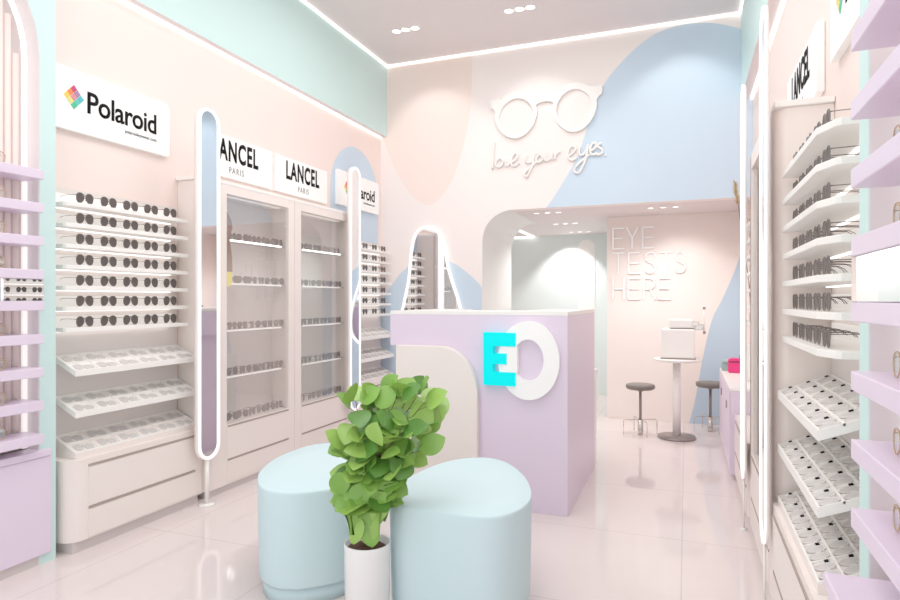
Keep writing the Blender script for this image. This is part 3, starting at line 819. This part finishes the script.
# lilac side cabinet with things on it
lc=thing('side_cabinet','lilac low cabinet at right end near the test area','cabinet',(.41,5.6,0))
bm=newbm(); box(bm,.30,XR-.003,4.86,6.28,.04,.64); obj('body',bm,M_lilac,lc,bevel=.004)
bm=newbm(); box(bm,.295,XR-.003,4.86,6.285,.641,.662); obj('top',bm,M_white,lc,bevel=.003)
bm=newbm(); box(bm,.32,XR-.003,4.88,6.25,0,.04); obj('plinth',bm,M_kick,lc)
for ya,yb in ((4.87,5.56),(5.57,6.27)):
    bm=newbm(); box(bm,.299,.293,ya,yb,.06,.63); dr=obj('door',bm,M_lilac,lc)
    bm=newbm(); box(bm,.293,.285,ya+.3,ya+.325,.47,.53); obj('handle',bm,M_bgrey,dr)
bg=thing('pouch','hot pink upright pouch on the lilac side cabinet','bag',(.40,5.93,.662))
bm=newbm(); prism(bm,rrect(.345,.455,.6625,.79,(.012,.012,.03,.03)),5.89,5.97,mXZ); obj('body',bm,M_pink,bg,bevel=.008)
bm=newbm(); box(bm,.352,.45,5.884,5.8895,.755,.765); obj('flap_seam',bm,M_dred,bg)
bt=newbm(); lathe(bt,[(0,.6625),(.024,.6625),(.026,.67),(.026,.80),(.010,.83),(.009,.86),(.013,.862),(.013,.885),(0,.885)],.475,6.10,20)
tag(obj('bottle',bt,M_dred),'dark red bottle just behind the hot pink pouch','bottle')
bx=thing('teal_box','small grey-teal box left of the hot pink pouch','box',(.35,6.12,.662))
bm=newbm(); box(bm,.305,.40,6.04,6.22,.6625,.73); obj('body',bm,M_teal,bx,bevel=.004)
bm=newbm(); box(bm,.303,.402,6.038,6.222,.7305,.748); obj('lid',bm,M_teal,bx,bevel=.004)
vs=thing('dried_plume_vase','golden dried plumes rising beside the right mirror','plant',(.475,5.35,.662))
bm=newbm(); lathe(bm,[(0,.6625),(.036,.6625),(.045,.72),(.042,.85),(.03,.93),(.034,.95),(.026,.948),(.024,.90),(0,.90)],.475,5.35,28); obj('vase',bm,M_white,vs)
for q,(dx,dy,top) in enumerate(((-.112,.0,2.225),(.02,.05,2.05),(.025,-.05,1.95))):
    st=spline([(.475,5.35,.85),(.475+dx*.1,5.35+dy*.3,1.4),(.475+dx,5.35+dy,top)],6,False)
    bm=newbm(); tube(bm,st,.003,5)
    s_=obj('stalk',bm,M_stem,vs)
    bm=newbm()
    for k in range(60):
        t=k/59; zc=top-.17+.17*t; a=random.uniform(0,2*pi); L=.045*(1-t*.6)
        p=Vector((.475+dx*(1-.15*(1-t)),5.35+dy,zc)); e=p+Vector((cos(a)*L,sin(a)*L,.03))
        tube(bm,[tuple(p),tuple(e)],[.004,.001],4)
    obj('plume',bm,M_pampas,s_)
# card that imitates a reflection in the first glass cabinet
ps=thing('reflection_card','narrow brown and yellow card imitating a reflection in the nearest left glass cabinet','card',(-2.94,3.40,1.39))
ps.location.z=1.394; WLOC[ps]=Vector(ps.location)
mp=onleft(-2.94,3.358,1.394)
bm=newbm(); prism(bm,[(0,.14),(.075,.14),(.072,.28),(.05,.44),(.055,.50),(.075,.56),(.07,.62),(.05,.66),(.03,.70),(.01,.72),(0,.72)],.0,.004,lambda u,v,t:mp(u,v*.72,t)); obj('reflected_figure',bm,M_brown,ps)
bm=newbm(); prism(bm,[(0,0),(.05,0),(.066,.03),(.075,.138),(0,.138)],.0,.004,lambda u,v,t:mp(u,v*.72,t)); obj('reflected_base',bm,M_yel,ps)

# ================================================================= LIGHTS
def downlight(x,y,z,label,sp=.115,r=.026):
    g=thing('downlight',label,'ceiling light',(x,y,z-.01),'triple recessed downlights')
    for k in (-1,0,1):
        bm=newbm(); n=20; cx=x+k*sp
        ring(bm,[(cx+(r+.009)*cos(2*pi*j/n),y+(r+.009)*sin(2*pi*j/n)) for j in range(n)],[(cx+r*cos(2*pi*j/n),y+r*sin(2*pi*j/n)) for j in range(n)],z-.006,z-.0005,mXY)
        rg=obj('trim_ring',bm,M_white,g)
        bm=newbm(); prism(bm,[(cx+r*cos(2*pi*j/n),y+r*sin(2*pi*j/n)) for j in range(n)],z-.004,z-.0005,mXY); obj('lens',bm,M_led,rg)
downlight(-2.465,5.25,ZC,'triple downlight in main ceiling, left one',.095,.04)
downlight(-1.36,5.235,ZC,'triple downlight in main ceiling, middle one',.095,.04)
downlight(-1.345,6.32,ZO,'triple downlight over the passage entrance, left nearest')
downlight(-1.34,7.30,ZO,'triple downlight deeper in the passage ceiling')
downlight(-1.32,8.25,ZO,'triple downlight deepest in the corridor ceiling')
downlight(-.21,6.36,ZO,'triple downlight above the eye test table')

def lamp(name,kind,loc,power,color=(1,.965,.955),**kw):
    l=bpy.data.lights.new(name,kind); l.energy=power; l.color=color
    for k,v in kw.items(): setattr(l,k,v)
    o=bpy.data.objects.new(name,l); COL.objects.link(o); o.location=loc
    return o
def aim(o,t):
    o.rotation_euler=(Vector(t)-o.location).to_track_quat('-Z','Y').to_euler()
# unseen area lamps added under the ceiling to brighten the shop
for y in (.5,2.3,4.1):
    for x in (-1.75,-.75):
        lamp('ceiling_fill_light','AREA',(x,y,3.82),(9 if y<1 else 15.5),shape='RECTANGLE',size=1.0,size_y=1.0)
for x,p in ((-2.46,16),(-1.36,14),(-.02,20)):
    o=lamp('wall_washer','SPOT',(x,5.28,ZC-.03),p,spot_size=radians(80),spot_blend=.5,shadow_soft_size=.08); aim(o,(x,6.05,2.6))
o=lamp('test_area_light','SPOT',(-.4,6.22,ZO-.03),38,spot_size=radians(150),spot_blend=.8,shadow_soft_size=.1)
o=lamp('test_wall_washer','SPOT',(-.08,6.38,ZO-.03),17,spot_size=radians(100),spot_blend=.6,shadow_soft_size=.12); aim(o,(-.02,6.95,1.05))
o=lamp('corridor_light','SPOT',(-1.34,7.3,ZO-.03),44,spot_size=radians(150),spot_blend=.8,shadow_soft_size=.03)
o=lamp('corridor_washer','SPOT',(-1.5,8.25,ZO-.03),40,spot_size=radians(95),spot_blend=.5,shadow_soft_size=.03); aim(o,(-1.5,8.6,1.2))
# world: bright overcast street light through the open shop front
w=bpy.data.worlds.new('World'); S.world=w; w.use_nodes=True
bgk=w.node_tree.nodes['Background']; bgk.inputs[0].default_value=(1,.985,.98,1); bgk.inputs[1].default_value=1.5

# ================================================================= CAMERA
cd=bpy.data.cameras.new('camera'); cam_o=bpy.data.objects.new('camera',cd); COL.objects.link(cam_o)
cd.sensor_width=36; cd.sensor_fit='HORIZONTAL'; cd.lens=614/900*36; cd.clip_start=.02
cam_o.location=(0,0,H); cam_o.rotation_euler=(pi/2,0,A)
S.camera=cam_o
S.view_settings.view_transform='Standard'
S.view_settings.look='None'
S.view_settings.exposure=0.07
S.view_settings.gamma=1.25
